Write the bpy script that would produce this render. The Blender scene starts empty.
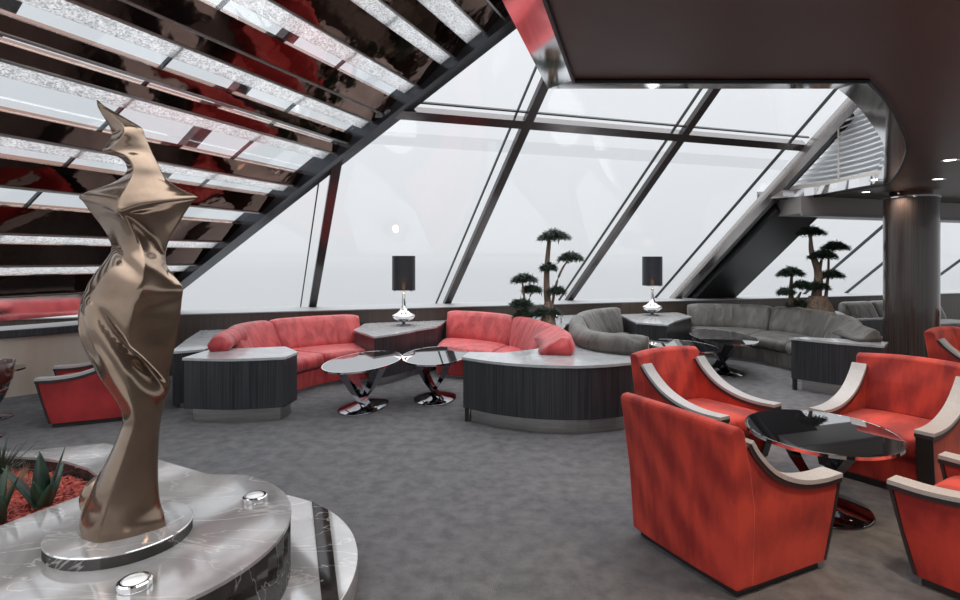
import bpy, bmesh, math, random
from mathutils import Vector, Matrix
from mathutils.geometry import interpolate_bezier
R = random.Random(7)
SC = bpy.context.scene
COL = SC.collection
PI = math.pi
F, HY, EYE = 560.0, 260.0, 1.6

# ------------------------------------------------------------------ materials
def mat(name):
    m = bpy.data.materials.new(name); m.use_nodes = True
    n = m.node_tree.nodes; n.clear()
    out = n.new('ShaderNodeOutputMaterial')
    return m, n, m.node_tree.links, out
def principled(name, col, rough=.5, metal=0, spec=.5, noise=None, bump=None, coat=0, sheen=0, col2=None, ior=1.5, stretch=(1,1,1), rnoise=None, anis=None):
    m, n, l, out = mat(name)
    b = n.new('ShaderNodeBsdfPrincipled')
    b.inputs['Base Color'].default_value = (*col, 1)
    b.inputs['Roughness'].default_value = rough
    b.inputs['Metallic'].default_value = metal
    b.inputs['IOR'].default_value = ior
    b.inputs['Coat Weight'].default_value = coat
    b.inputs['Coat Roughness'].default_value = .05
    if sheen:
        b.inputs['Sheen Weight'].default_value = sheen
        b.inputs['Sheen Roughness'].default_value = .4
        b.inputs['Sheen Tint'].default_value = (min(1, col[0]*1.6+.1), col[1]*2+.05, col[2]*2+.05, 1)
    tc = n.new('ShaderNodeTexCoord'); mp = n.new('ShaderNodeMapping')
    mp.inputs['Scale'].default_value = stretch
    l.new(tc.outputs['Object'], mp.inputs['Vector'])
    if col2 is not None:
        t = n.new('ShaderNodeTexNoise'); t.inputs['Scale'].default_value = noise or 5
        t.inputs['Detail'].default_value = 6; t.inputs['Roughness'].default_value = .6
        l.new(mp.outputs[0], t.inputs['Vector'])
        r = n.new('ShaderNodeValToRGB')
        r.color_ramp.elements[0].position = .35; r.color_ramp.elements[1].position = .65
        r.color_ramp.elements[0].color = (*col, 1); r.color_ramp.elements[1].color = (*col2, 1)
        l.new(t.outputs['Fac'], r.inputs['Fac']); l.new(r.outputs['Color'], b.inputs['Base Color'])
    if bump:
        sc, st = bump[0], bump[1]
        t2 = n.new('ShaderNodeTexNoise'); t2.inputs['Scale'].default_value = sc; t2.inputs['Detail'].default_value = 4
        l.new(mp.outputs[0], t2.inputs['Vector'])
        bu = n.new('ShaderNodeBump'); bu.inputs['Strength'].default_value = st; bu.inputs['Distance'].default_value = bump[2] if len(bump) > 2 else .01
        l.new(t2.outputs['Fac'], bu.inputs['Height']); l.new(bu.outputs['Normal'], b.inputs['Normal'])
    l.new(b.outputs[0], out.inputs[0])
    return m

def leather(name, c1, c2):
    """soft hide with long diagonal pull creases"""
    m, n, l, out = mat(name)
    b = n.new('ShaderNodeBsdfPrincipled'); b.inputs['Roughness'].default_value = .48
    b.inputs['Sheen Weight'].default_value = .15
    tc = n.new('ShaderNodeTexCoord'); mp = n.new('ShaderNodeMapping')
    mp.inputs['Rotation'].default_value = (.5, .6, .3); mp.inputs['Scale'].default_value = (5.5, 5.5, 1.0)
    l.new(tc.outputs['Object'], mp.inputs['Vector'])
    t = n.new('ShaderNodeTexNoise'); t.inputs['Scale'].default_value = 1.5; t.inputs['Detail'].default_value = 3; t.inputs['Distortion'].default_value = .6
    l.new(mp.outputs[0], t.inputs['Vector'])
    r = n.new('ShaderNodeValToRGB'); r.color_ramp.elements[0].position = .35; r.color_ramp.elements[1].position = .62
    r.color_ramp.elements[0].color = (*c1, 1); r.color_ramp.elements[1].color = (*c2, 1)
    l.new(t.outputs['Fac'], r.inputs['Fac']); l.new(r.outputs[0], b.inputs['Base Color'])
    bu = n.new('ShaderNodeBump'); bu.inputs['Strength'].default_value = .7; bu.inputs['Distance'].default_value = .03
    l.new(t.outputs['Fac'], bu.inputs['Height']); l.new(bu.outputs[0], b.inputs['Normal'])
    l.new(b.outputs[0], out.inputs[0]); return m

def glossmix(name, col, gloss, rough=.03, tint=(1,1,1), col2=None, scale=3, vein=None, bump=None):
    """polished stone / glass over colour: strong mirror mixed with diffuse"""
    m, n, l, out = mat(name)
    d = n.new('ShaderNodeBsdfDiffuse'); d.inputs[0].default_value = (*col, 1)
    g = n.new('ShaderNodeBsdfGlossy'); g.inputs['Roughness'].default_value = rough; g.inputs[0].default_value = (*tint, 1)
    mx = n.new('ShaderNodeMixShader'); mx.inputs[0].default_value = gloss
    l.new(d.outputs[0], mx.inputs[1]); l.new(g.outputs[0], mx.inputs[2]); l.new(mx.outputs[0], out.inputs[0])
    tc = n.new('ShaderNodeTexCoord')
    if col2:
        t = n.new('ShaderNodeTexNoise'); t.inputs['Scale'].default_value = scale; t.inputs['Detail'].default_value = 8; t.inputs['Distortion'].default_value = 1.2
        l.new(tc.outputs['Object'], t.inputs['Vector'])
        r = n.new('ShaderNodeValToRGB'); r.color_ramp.elements[0].position = .3; r.color_ramp.elements[1].position = .7
        r.color_ramp.elements[0].color = (*col, 1); r.color_ramp.elements[1].color = (*col2, 1)
        l.new(t.outputs['Fac'], r.inputs['Fac'])
        c = r.outputs[0]
        if vein:
            mp = n.new('ShaderNodeMapping'); mp.inputs['Scale'].default_value = (1.2, 3.5, 3); mp.inputs['Rotation'].default_value = (0, 0, -.25)
            l.new(tc.outputs['Object'], mp.inputs['Vector'])
            t2 = n.new('ShaderNodeTexNoise'); t2.inputs['Scale'].default_value = 1.3; t2.inputs['Detail'].default_value = 5; t2.inputs['Distortion'].default_value = .8
            l.new(mp.outputs[0], t2.inputs['Vector'])
            r2 = n.new('ShaderNodeValToRGB'); e = r2.color_ramp.elements
            e[0].position = .490; e[0].color = (0,0,0,1); e[1].position = .5; e[1].color = (1,1,1,1)
            e2 = e.new(.508); e2.color = (0,0,0,1)
            l.new(t2.outputs['Fac'], r2.inputs['Fac'])
            mc = n.new('ShaderNodeMixRGB'); mc.inputs[2].default_value = (*vein, 1)
            l.new(r2.outputs[0], mc.inputs[0]); l.new(c, mc.inputs[1]); c = mc.outputs[0]
        l.new(c, d.inputs[0])
    if bump:
        t3 = n.new('ShaderNodeTexNoise'); t3.inputs['Scale'].default_value = bump[0]; t3.inputs['Detail'].default_value = 1
        l.new(tc.outputs['Object'], t3.inputs['Vector'])
        bu = n.new('ShaderNodeBump'); bu.inputs['Strength'].default_value = bump[1]; bu.inputs['Distance'].default_value = .05
        l.new(t3.outputs['Fac'], bu.inputs['Height']); l.new(bu.outputs[0], g.inputs['Normal'])
    return m

def glass(name, refl=.06, tint=(1,1,1)):
    m, n, l, out = mat(name)
    t = n.new('ShaderNodeBsdfTransparent'); t.inputs[0].default_value = (*tint, 1)
    g = n.new('ShaderNodeBsdfGlossy'); g.inputs['Roughness'].default_value = .01
    mx = n.new('ShaderNodeMixShader'); mx.inputs[0].default_value = refl
    l.new(t.outputs[0], mx.inputs[1]); l.new(g.outputs[0], mx.inputs[2]); l.new(mx.outputs[0], out.inputs[0])
    return m

def speckle(name):
    """glass panel filled with crystal chips"""
    m, n, l, out = mat(name)
    tc = n.new('ShaderNodeTexCoord')
    v = n.new('ShaderNodeTexVoronoi'); v.inputs['Scale'].default_value = 85
    l.new(tc.outputs['Object'], v.inputs['Vector'])
    r = n.new('ShaderNodeValToRGB'); r.color_ramp.elements[0].position = .15; r.color_ramp.elements[1].position = .8
    r.color_ramp.elements[0].color = (.45,.45,.46,1); r.color_ramp.elements[1].color = (1,1,1,1)
    l.new(v.outputs['Color'], r.inputs['Fac'])
    tr = n.new('ShaderNodeBsdfTranslucent'); l.new(r.outputs[0], tr.inputs[0])
    tp = n.new('ShaderNodeBsdfTransparent'); l.new(r.outputs[0], tp.inputs[0])
    g = n.new('ShaderNodeBsdfGlossy'); g.inputs['Roughness'].default_value = .15
    m1 = n.new('ShaderNodeMixShader'); m1.inputs[0].default_value = .5
    l.new(tr.outputs[0], m1.inputs[1]); l.new(tp.outputs[0], m1.inputs[2])
    m2 = n.new('ShaderNodeMixShader'); m2.inputs[0].default_value = .22
    l.new(m1.outputs[0], m2.inputs[1]); l.new(g.outputs[0], m2.inputs[2]); l.new(m2.outputs[0], out.inputs[0])
    return m

def velvet(name, c1, c2):
    """brushed suede with broad nap marks"""
    m, n, l, out = mat(name)
    b = n.new('ShaderNodeBsdfPrincipled'); b.inputs['Roughness'].default_value = .7
    b.inputs['Sheen Weight'].default_value = .35; b.inputs['Sheen Roughness'].default_value = .35
    b.inputs['Sheen Tint'].default_value = (1, .45, .35, 1)
    tc = n.new('ShaderNodeTexCoord'); mp = n.new('ShaderNodeMapping')
    mp.inputs['Rotation'].default_value = (.6, .3, .2); mp.inputs['Scale'].default_value = (2.2, 4.5, 1.2)
    l.new(tc.outputs['Object'], mp.inputs['Vector'])
    t = n.new('ShaderNodeTexNoise'); t.inputs['Scale'].default_value = 1.6; t.inputs['Detail'].default_value = 5; t.inputs['Roughness'].default_value = .62
    l.new(mp.outputs[0], t.inputs['Vector'])
    r = n.new('ShaderNodeValToRGB'); r.color_ramp.elements[0].position = .38; r.color_ramp.elements[1].position = .62
    r.color_ramp.elements[0].color = (*c1, 1); r.color_ramp.elements[1].color = (*c2, 1)
    mp2 = n.new('ShaderNodeMapping'); mp2.inputs['Rotation'].default_value = (.75, 0, 0)
    l.new(tc.outputs['Object'], mp2.inputs['Vector'])
    wv = n.new('ShaderNodeTexWave'); wv.bands_direction = 'Y'; wv.inputs['Scale'].default_value = 1.5; wv.inputs['Distortion'].default_value = 3.5; wv.inputs['Detail'].default_value = 1; wv.inputs['Detail Scale'].default_value = .6
    l.new(mp2.outputs[0], wv.inputs['Vector'])
    ma = n.new('ShaderNodeMixRGB'); ma.inputs[0].default_value = .13
    l.new(t.outputs['Fac'], ma.inputs[1]); l.new(wv.outputs['Fac'], ma.inputs[2]); l.new(ma.outputs[0], r.inputs['Fac'])
    l.new(r.outputs[0], b.inputs['Base Color'])
    l.new(b.outputs[0], out.inputs[0]); return m

def emit(name, col, s):
    m, n, l, out = mat(name)
    e = n.new('ShaderNodeEmission'); e.inputs[0].default_value = (*col, 1); e.inputs[1].default_value = s
    l.new(e.outputs[0], out.inputs[0]); return m

def shade_mat(name):
    m, n, l, out = mat(name)
    b = n.new('ShaderNodeBsdfPrincipled'); b.inputs['Base Color'].default_value = (.02,.022,.028,1); b.inputs['Roughness'].default_value = .35
    t = n.new('ShaderNodeBsdfTransparent'); t.inputs[0].default_value = (1,.8,.6,1)
    mx = n.new('ShaderNodeMixShader'); mx.inputs[0].default_value = .10
    l.new(b.outputs[0], mx.inputs[1]); l.new(t.outputs[0], mx.inputs[2]); l.new(mx.outputs[0], out.inputs[0]); return m

M = dict(
    carpet=principled('carpet', (.115,.113,.120), .95, noise=9, col2=(.185,.180,.186), bump=(240,.9,.012)),
    ceil=principled('ceiling_paint', (.092,.052,.042), .38, noise=1.2, col2=(.108,.063,.052)),
    wood=principled('dark_wood', (.012,.013,.015), .32, noise=3, col2=(.045,.047,.052), stretch=(26,26,.35), bump=(4,.2,.004)),
    brown=principled('brown_wood', (.035,.024,.020), .4, noise=3, col2=(.075,.055,.045), stretch=(26,26,.35)),
    colw=principled('column_wood', (.045,.036,.034), .25, noise=3, col2=(.10,.075,.066), stretch=(30,30,.3), coat=.4),
    top=principled('counter_top', (.36,.37,.38), .25, noise=8, col2=(.45,.46,.47), coat=.5),
    steel=principled('brushed_steel', (.40,.39,.38), .3, metal=1, noise=3, col2=(.52,.51,.50), stretch=(1,1,12)),
    chrome=principled('chrome', (.86,.86,.87), .06, metal=1),
    mirror_dark=principled('tinted_mirror', (.15,.095,.078), .05, metal=1, bump=(1.1,.30,.05)),
    black=principled('black_trim', (.012,.012,.013), .4),
    darkframe=principled('dark_frame', (.07,.075,.085), .16, metal=.6),
    mull=principled('mullion_metal', (.12,.11,.11), .22, metal=.75),
    white=principled('white_frame', (.24,.245,.25), .5),
    palegrey=principled('pale_rail', (.80,.81,.83), .5),
    silver=principled('silver_beam', (.55,.51,.49), .22, metal=.8),
    blind=principled('blind_slat', (.84,.86,.88), .35, metal=0),
    cream=principled('cream_trim', (.75,.70,.64), .5),
    red=leather('red_leather', (.34,.022,.026), (.52,.055,.058)),
    grey=leather('grey_leather', (.044,.039,.034), (.098,.088,.078)),
    velvet=velvet('red_suede', (.25,.012,.009), (.54,.045,.026)),
    darkred=velvet('deep_red_suede', (.25,.010,.012), (.40,.022,.024)),
    brownseat=principled('brown_shell', (.06,.018,.014), .25, coat=.5),
    armtop=principled('arm_wood', (.36,.345,.34), .35, noise=4, col2=(.47,.455,.45), stretch=(30,30,30)),
    armdark=principled('arm_dark', (.030,.024,.024), .35),
    blackglass=glossmix('black_glass', (.012,.012,.014), .55, .015),
    darkchrome=principled('dark_chrome', (.20,.20,.22), .05, metal=1),
    marble=glossmix('grey_marble', (.22,.208,.205), .34, .07, col2=(.42,.405,.40), scale=2.5, vein=(.50,.48,.47)),
    marbledark=glossmix('dark_marble', (.012,.010,.010), .08, .06, col2=(.045,.038,.036), scale=5, vein=(.30,.28,.27)),
    bronze=principled('polished_bronze', (.34,.25,.185), .15, metal=.85, coat=.3, noise=1.6, col2=(.15,.10,.070)),
    glass=glass('window_glass', .035, (.99,.995,1)),
    frost=glass('frosted_strip', .02, (.95,.955,.96)),
    clear=glass('screen_glass', .12, (.95,.97,.98)),
    speck=speckle('crystal_glass'),
    shade=shade_mat('black_shade'),
    bulb=emit('bulb_glow', (1,.55,.25), 9),
    lens=emit('downlight_lens', (1,.93,.84), 7),
    puck=principled('frosted_lens', (.85,.85,.83), .2, coat=1),
    bark=principled('bark', (.10,.065,.045), .85, noise=6, col2=(.26,.19,.14), stretch=(5,5,1), bump=(12,.8,.02)),
    needle=principled('needles', (.010,.022,.014), .6, noise=8, col2=(.028,.055,.034)),
    agave=principled('agave_leaf', (.008,.018,.012), .4, noise=3, col2=(.035,.075,.045), stretch=(4,4,1)),
    dry=principled('dry_grass', (.20,.16,.10), .8),
    stone=principled('red_chips', (.16,.008,.006), .6, noise=30, col2=(.50,.085,.055)),
    barfront=principled('bar_panel', (.58,.47,.39), .3, metal=.2, noise=.9, col2=(.72,.62,.53), stretch=(2,2,.3)),
    soffit=principled('soffit', (.30,.27,.26), .4),
)

# ------------------------------------------------------------------ helpers
def link(name, me, m=None, parent=None, smooth=True):
    o = bpy.data.objects.new(name, me); COL.objects.link(o)
    if m:
        for mm in (m if isinstance(m, (list, tuple)) else [m]): me.materials.append(mm)
    if smooth:
        me.shade_smooth()
    if parent: o.parent = parent
    return o
def obj(name, bm, m, parent=None, smooth=False, bevel=0, seg=2, auto=False):
    bmesh.ops.recalc_face_normals(bm, faces=bm.faces)
    me = bpy.data.meshes.new(name); bm.to_mesh(me); bm.free()
    o = link(name, me, m, parent, smooth)
    if auto:
        me.shade_auto_smooth(angle=.7) if hasattr(me, 'shade_auto_smooth') else None
    if bevel:
        md = o.modifiers.new('bevel', 'BEVEL'); md.width = bevel; md.segments = seg; md.limit_method = 'ANGLE'; md.angle_limit = .6
    return o
def tag(o, label, cat, group=None):
    o['label'] = label; o['category'] = cat
    if group: o['group'] = group
    return o
def thing(name, label, cat, loc=(0,0,0), rz=0, group=None):
    o = bpy.data.objects.new(name, None); COL.objects.link(o); o.empty_display_size = .1
    o.location = loc; o.rotation_euler = (0,0,rz)
    return tag(o, label, cat, group)
def struct(o):
    o['kind'] = 'structure'; return o
def shift(pts, loc):
    return [tuple(a-b for a, b in zip(p, loc)) for p in pts]

def prism(poly, z0, z1, bm=None):
    bm = bm or bmesh.new()
    n = len(poly)
    a = [bm.verts.new((p[0], p[1], z0)) for p in poly]; b = [bm.verts.new((p[0], p[1], z1)) for p in poly]
    bm.faces.new(b); bm.faces.new(a[::-1])
    for i in range(n): bm.faces.new((a[i], a[(i+1)%n], b[(i+1)%n], b[i]))
    return bm
def hexa(c, bm=None):
    """c: 4 bottom corners and 4 top corners"""
    bm = bm or bmesh.new(); v = [bm.verts.new(p) for p in c]
    for f in ((3,2,1,0),(4,5,6,7),(0,1,5,4),(1,2,6,5),(2,3,7,6),(3,0,4,7)): bm.faces.new([v[i] for i in f])
    return bm
def box(x0,x1,y0,y1,z0,z1,bm=None):
    return prism([(x0,y0),(x1,y0),(x1,y1),(x0,y1)], z0, z1, bm)
from mathutils.geometry import tessellate_polygon
def prismT(poly, z0, z1):
    bm = bmesh.new(); n = len(poly)
    a = [bm.verts.new((p[0], p[1], z0)) for p in poly]; b = [bm.verts.new((p[0], p[1], z1)) for p in poly]
    for t in tessellate_polygon([[Vector((p[0], p[1], 0)) for p in poly]]):
        bm.faces.new([a[i] for i in t]); bm.faces.new([b[i] for i in t])
    for i in range(n): bm.faces.new((a[i], a[(i+1)%n], b[(i+1)%n], b[i]))
    return bm
def lathe(prof, n=40, bm=None, sx=1, sy=1, c=(0,0)):
    bm = bm or bmesh.new(); rings = []
    for r, z in prof:
        if r < 1e-5: rings.append([bm.verts.new((c[0],c[1],z))])
        else: rings.append([bm.verts.new((c[0]+r*sx*math.cos(2*PI*i/n), c[1]+r*sy*math.sin(2*PI*i/n), z)) for i in range(n)])
    for a, b in zip(rings, rings[1:]):
        for i in range(n):
            j = (i+1)%n
            if len(a) == 1 and len(b) == 1: continue
            if len(a) == 1: bm.faces.new((a[0], b[i], b[j]))
            elif len(b) == 1: bm.faces.new((a[i], a[j], b[0]))
            else: bm.faces.new((a[i], a[j], b[j], b[i]))
    return bm
def spline(pts, n):
    """Catmull-Rom resample of a polyline of tuples"""
    P = [Vector(p) for p in pts]; P = [P[0]*2-P[1]] + P + [P[-1]*2-P[-2]]
    out = []; segs = len(P)-3
    for k in range(n+1):
        u = k/n*segs; i = min(int(u), segs-1); t = u-i
        a, b, c, d = P[i:i+4]
        out.append(.5*((2*b)+(c-a)*t+(2*a-5*b+4*c-d)*t*t+(3*b-a-3*c+d)*t**3))
    return out
def tube(pts, rad, n=8, bm=None, cap=True):
    bm = bm or bmesh.new(); rings = []
    P = [Vector(p) for p in pts]
    for i, p in enumerate(P):
        d = (P[min(i+1,len(P)-1)]-P[max(i-1,0)]).normalized()
        up = Vector((0,0,1)) if abs(d.z) < .95 else Vector((1,0,0))
        a = d.cross(up).normalized(); b = d.cross(a).normalized()
        r = rad[i] if isinstance(rad, (list, tuple)) else rad
        rings.append([bm.verts.new(p+a*r*math.cos(2*PI*k/n)+b*r*math.sin(2*PI*k/n)) for k in range(n)])
    for a, b in zip(rings, rings[1:]):
        for k in range(n): bm.faces.new((a[k], a[(k+1)%n], b[(k+1)%n], b[k]))
    if cap:
        bm.faces.new(rings[0][::-1]); bm.faces.new(rings[-1])
    return bm
def bar(p, q, w, h, up, bm=None):
    """box beam from p to q; w wide sideways, h thick along up (centred)"""
    p, q = Vector(p), Vector(q); d = (q-p).normalized(); up = Vector(up)
    up = (up-d*up.dot(d)).normalized(); s = d.cross(up).normalized()
    c = []
    for base in (p, q):
        c += [base+s*w/2+up*h/2, base-s*w/2+up*h/2, base-s*w/2-up*h/2, base+s*w/2-up*h/2]
    return hexa(c, bm)
def grid_loft(rows, bm=None, close_u=False, caps=True):
    bm = bm or bmesh.new(); V = [[bm.verts.new(p) for p in r] for r in rows]
    n = len(rows[0])
    for a, b in zip(V, V[1:]):
        for k in range(n if close_u else n-1): bm.faces.new((a[k], a[(k+1)%n], b[(k+1)%n], b[k]))
    if caps and close_u:
        bm.faces.new(V[0][::-1]); bm.faces.new(V[-1])
    return bm
def bp(x, y, z):
    Y = (EYE-z)*F/(y-HY); return ((x-480)/F*Y, Y)

# ------------------------------------------------------------------ camera, world
cam = bpy.data.cameras.new('camera'); co = bpy.data.objects.new('camera', cam); COL.objects.link(co)
co.location = (0,0,EYE); co.rotation_euler = (PI/2,0,0)
cam.sensor_width = 36; cam.lens = F/960*36; cam.shift_y = -40/960; cam.clip_end = 500
SC.camera = co
w = bpy.data.worlds.new('overcast'); SC.world = w; w.use_nodes = True
wn, wl = w.node_tree.nodes, w.node_tree.links; wn.clear()
wo = wn.new('ShaderNodeOutputWorld'); bg = wn.new('ShaderNodeBackground')
tc = wn.new('ShaderNodeTexCoord'); sp = wn.new('ShaderNodeSeparateXYZ'); mr = wn.new('ShaderNodeMapRange')
mr.inputs['From Min'].default_value = -.3; mr.inputs['From Max'].default_value = 1.0
rp = wn.new('ShaderNodeValToRGB'); e = rp.color_ramp.elements
ZS = 4.0
def wc(c): return (c[0]/ZS, c[1]/ZS, c[2]/ZS, 1)
e[0].position = 0; e[0].color = wc((.50,.51,.53)); e[1].position = 1; e[1].color = wc((3.9,3.95,4.0))
for p, c in ((.215,(.64,.66,.68)), (.24,(.72,.74,.76)), (.40,(.80,.82,.85)), (.54,(.86,.88,.91)), (.66,(1.9,1.95,2.0))):
    q = e.new(p); q.color = wc(c)
wl.new(tc.outputs['Generated'], sp.inputs[0]); wl.new(sp.outputs['Z'], mr.inputs['Value']); wl.new(mr.outputs[0], rp.inputs[0])
wl.new(rp.outputs[0], bg.inputs[0]); bg.inputs[1].default_value = ZS; wl.new(bg.outputs[0], wo.inputs[0])
SC.view_settings.view_transform = 'Standard'; SC.view_settings.look = 'None'
SC.view_settings.exposure = .1; SC.view_settings.gamma = 1
SC.cycles.max_bounces = 10; SC.cycles.transparent_max_bounces = 24; SC.cycles.diffuse_bounces = 4
SC.cycles.caustics_reflective = False; SC.cycles.caustics_refractive = False
SC.cycles.sample_clamp_indirect = 4

# ------------------------------------------------------------------ setting: glazing plane
H_ = Vector((1700,560,0)).normalized()              # horizontal run of the window wall
MD = Vector((250,-560,530)).normalized()            # mullion direction, upward and inward
def base(X): return Vector((X, 9.994+.33*X, .85))
NP = H_.cross(MD).normalized()
if NP.y > 0: NP = -NP                               # points into the room
def onplane(X, t, off=0): return base(X)+MD*t+NP*off
def plane_z(x, y):
    # height of the glazing above plan point
    P0 = base(0); return P0.z-(NP.x*(x-P0.x)+NP.y*(y-P0.y))/NP.z
MX = [-4.9,-2.73,-.61,1.62,3.75,5.95,8.27,10.45,12.5]
TT = 3.86
TOP = 6.2
k = 0
for i in range(len(MX)-1):
    for t0, t1 in ((0, TT), (TT, TOP)):
        if MX[i] > 5 and t0 > 0: continue
        if i == 0 and t0 > 0: continue
        k += 1
        a, b_, c, d = onplane(MX[i],t0), onplane(MX[i+1],t0), onplane(MX[i+1],t1), onplane(MX[i],t1)
        if i == 0:   # the pane that ends at the sloping frame
            bm = hexa([a, b_, c, onplane(MX[i],.3), *[p+NP*.02 for p in (a, b_, c, onplane(MX[i],.3))]])
        else:
            bm = hexa([a, b_, c, d, *[p+NP*.02 for p in (a, b_, c, d)]])
        struct(obj('window_%d' % k, bm, M['glass']))
tn = 0
def trim(bm, m, **kw):
    global tn
    tn += 1
    return struct(obj('trim_%d' % tn, bm, m, **kw))
# sloping frame line (screen edge) : lies on the glazing
B0 = Vector((-4.375,8.04,1.275)); B1 = Vector((.325,6.01,4.225))
BD = (B1-B0)
A_ = Vector((235,560,0)).normalized()
def band_t_at(X):      # parameter where mullion X meets the band
    # solve onplane(X,t) = B0 + s*BD in plane coordinates
    P = base(X)-B0
    # components along H_ and MD basis (solve 3x2 by least squares via cross)
    n = H_.cross(MD)
    hh = Vector(H_); 
    # coordinates (a,b): v = a*H_ + b*MD
    def co2(v):
        g = H_.dot(MD); a1 = v.dot(H_); b1 = v.dot(MD); det = 1-g*g
        return ((a1-g*b1)/det, (b1-g*a1)/det)
    pa, pb = co2(P); ba, bb = co2(BD)
    s = pa/ba
    return s*bb-pb
for i, X in enumerate(MX[1:], 1):
    if X in (3.75, 5.95): continue
    t1 = TOP if X < 5 else 3.4
    if i == 1: t1 = band_t_at(X)
    elif X < .5: t1 = min(TOP, band_t_at(X))
    if X < 5:
        trim(bar(onplane(X,0,.06), onplane(X,t1,.06), .115, .08, NP), M['mull'])
        trim(bar(onplane(X-.17,0,.035), onplane(X-.17,t1-.2,.035), .015, .04, NP), M['black'])
    else:
        trim(bar(onplane(X,-.05,.03), onplane(X,t1,.03), .03, .05, NP), M['darkframe'])
# additional thin glazing bar on the right-hand bay
trim(bar(onplane(7.1,-.05,.03), onplane(7.1,3.4,.03), .03, .05, NP), M['darkframe'])
# edge of transom
tm = TT
x0 = -.55
trim(bar(onplane(-2.45,tm,.05), onplane(3.7,tm,.05), .12, .11, NP), M['mull'])
trim(bar(onplane(-2.2,tm+.15,.035), onplane(3.7,tm+.15,.035), .02, .03, NP), M['black'])
trim(bar(onplane(-2.85,tm-.42,.0), onplane(3.75,tm-.42,.0), .20, .01, NP), M['frost'])
# silver main beam by the dark panel
trim(bar(onplane(3.75,0,.16), onplane(3.75,5.6,.16), .17, .12, NP), M['silver'])
trim(bar(onplane(3.45,0,.035), onplane(3.45,5.6,.035), .024, .04, NP), M['black'])
trim(bar(onplane(3.98,0,.12), onplane(3.98,5.0,.12), .05, .14, NP), M['black'])
# broad black sloping panel below the lowered ceiling
trim(hexa([onplane(4.02,-.02,.02), onplane(4.95,-.02,.02), onplane(4.95,2.72,.02), onplane(4.02,2.72,.02),
           onplane(4.02,-.02,.30), onplane(4.95,-.02,.30), onplane(4.95,2.72,.30), onplane(4.02,2.72,.30)]), M['black'])
# floor
FL = lambda X: 10.05+.33*X
struct(obj('floor', prism([(-9,-4),(13,-4),(13,FL(13)),(-9,FL(-9))], -.1, 0), M['carpet']))
# low wall under the windows and its sill
WF = lambda X: 9.14+.33*X
def strip(x0, x1, f0, f1, z0, z1): return prism([(x0,f0(x0)),(x1,f0(x1)),(x1,f1(x1)),(x0,f1(x0))], z0, z1)
struct(obj('wall_window', strip(-7.5,12.9,WF,lambda X: WF(X)+.12,0,.835), M['brown']))
trim(strip(-7.5,12.9,lambda X: WF(X)-.02,FL,.835,.85), M['white'])
# ------------------------------------------------------------------ ceiling with the curved opening
ZC = 2.6
def cp(x, y): Y = (ZC-EYE)*F/(HY-y); return ((x-480)/F*Y, Y)
left = [(-.62,-1.2), cp(548,0), cp(575,79)]
curve_px = [(575,79),(870,79),(887,97),(900,119),(908,141),(906,156),(898,173),(889,183),(870,187),(816,196),(760,200)]
edge = [cp(*p) for p in curve_px]
rc = spline(edge[1:], 40)
op = [left[0], left[1], Vector(edge[0])] + list(rc)
op = [Vector((p[0], p[1])) for p in op]
CE = lambda X: 7.82+.33*X     # where the ceiling meets the sloping glass
last = op[-1]
poly = [(p.x, p.y) for p in op] + [(last.x-.03, CE(last.x)), (12.9, CE(12.9)), (12.9,-4), (-1.7,-4)]
bm = prismT(poly, ZC, ZC+.12)
struct(obj('ceiling', bm, M['ceil']))
# mirror-polished edge flange round the opening, and a thin black bead
def offset_path(pts, d):
    out = []
    for i, p in enumerate(pts):
        a = pts[max(i-1,0)]; b = pts[min(i+1,len(pts)-1)]
        t0 = (p-a).normalized() if i else (b-p).normalized(); t1 = (b-p).normalized() if i < len(pts)-1 else t0
        n0 = Vector((-t0.y,t0.x)); n1 = Vector((-t1.y,t1.x)); nn = (n0+n1).normalized()
        out.append(p+nn*d/max(.4,nn.dot(n0)))
    return out
def width(i, n): return .13
off = offset_path(op, .17); off2 = offset_path(op, .015)
rows = []
for p, q in zip(op, off): rows.append([(p.x,p.y,ZC-.005),(q.x,q.y,ZC-.002),(q.x,q.y,ZC+.12),(p.x,p.y,ZC+.12)])
trim(grid_loft(rows, close_u=True), M['chrome'])
rows = [[(p.x,p.y,ZC-.022),(q.x,q.y,ZC-.022),(q.x,q.y,ZC+.0),(p.x,p.y,ZC+.0)] for p, q in zip(op, off2)]
trim(grid_loft(rows, close_u=True), M['black'])
# tall mirror cheek on the rounded right-hand end
rows = []
idx = [i for i, p in enumerate(op) if 3.0 < p.y < 7.6 and p.x > 2]
for i in idx:
    q = off2[i]; q2 = off[i]; h_ = .22
    rows.append([(q.x,q.y,ZC+.0),(q.x-.05,q.y+.02,ZC+h_),(q.x+.02,q.y,ZC+h_),(q.x+.03,q.y,ZC)])
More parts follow.
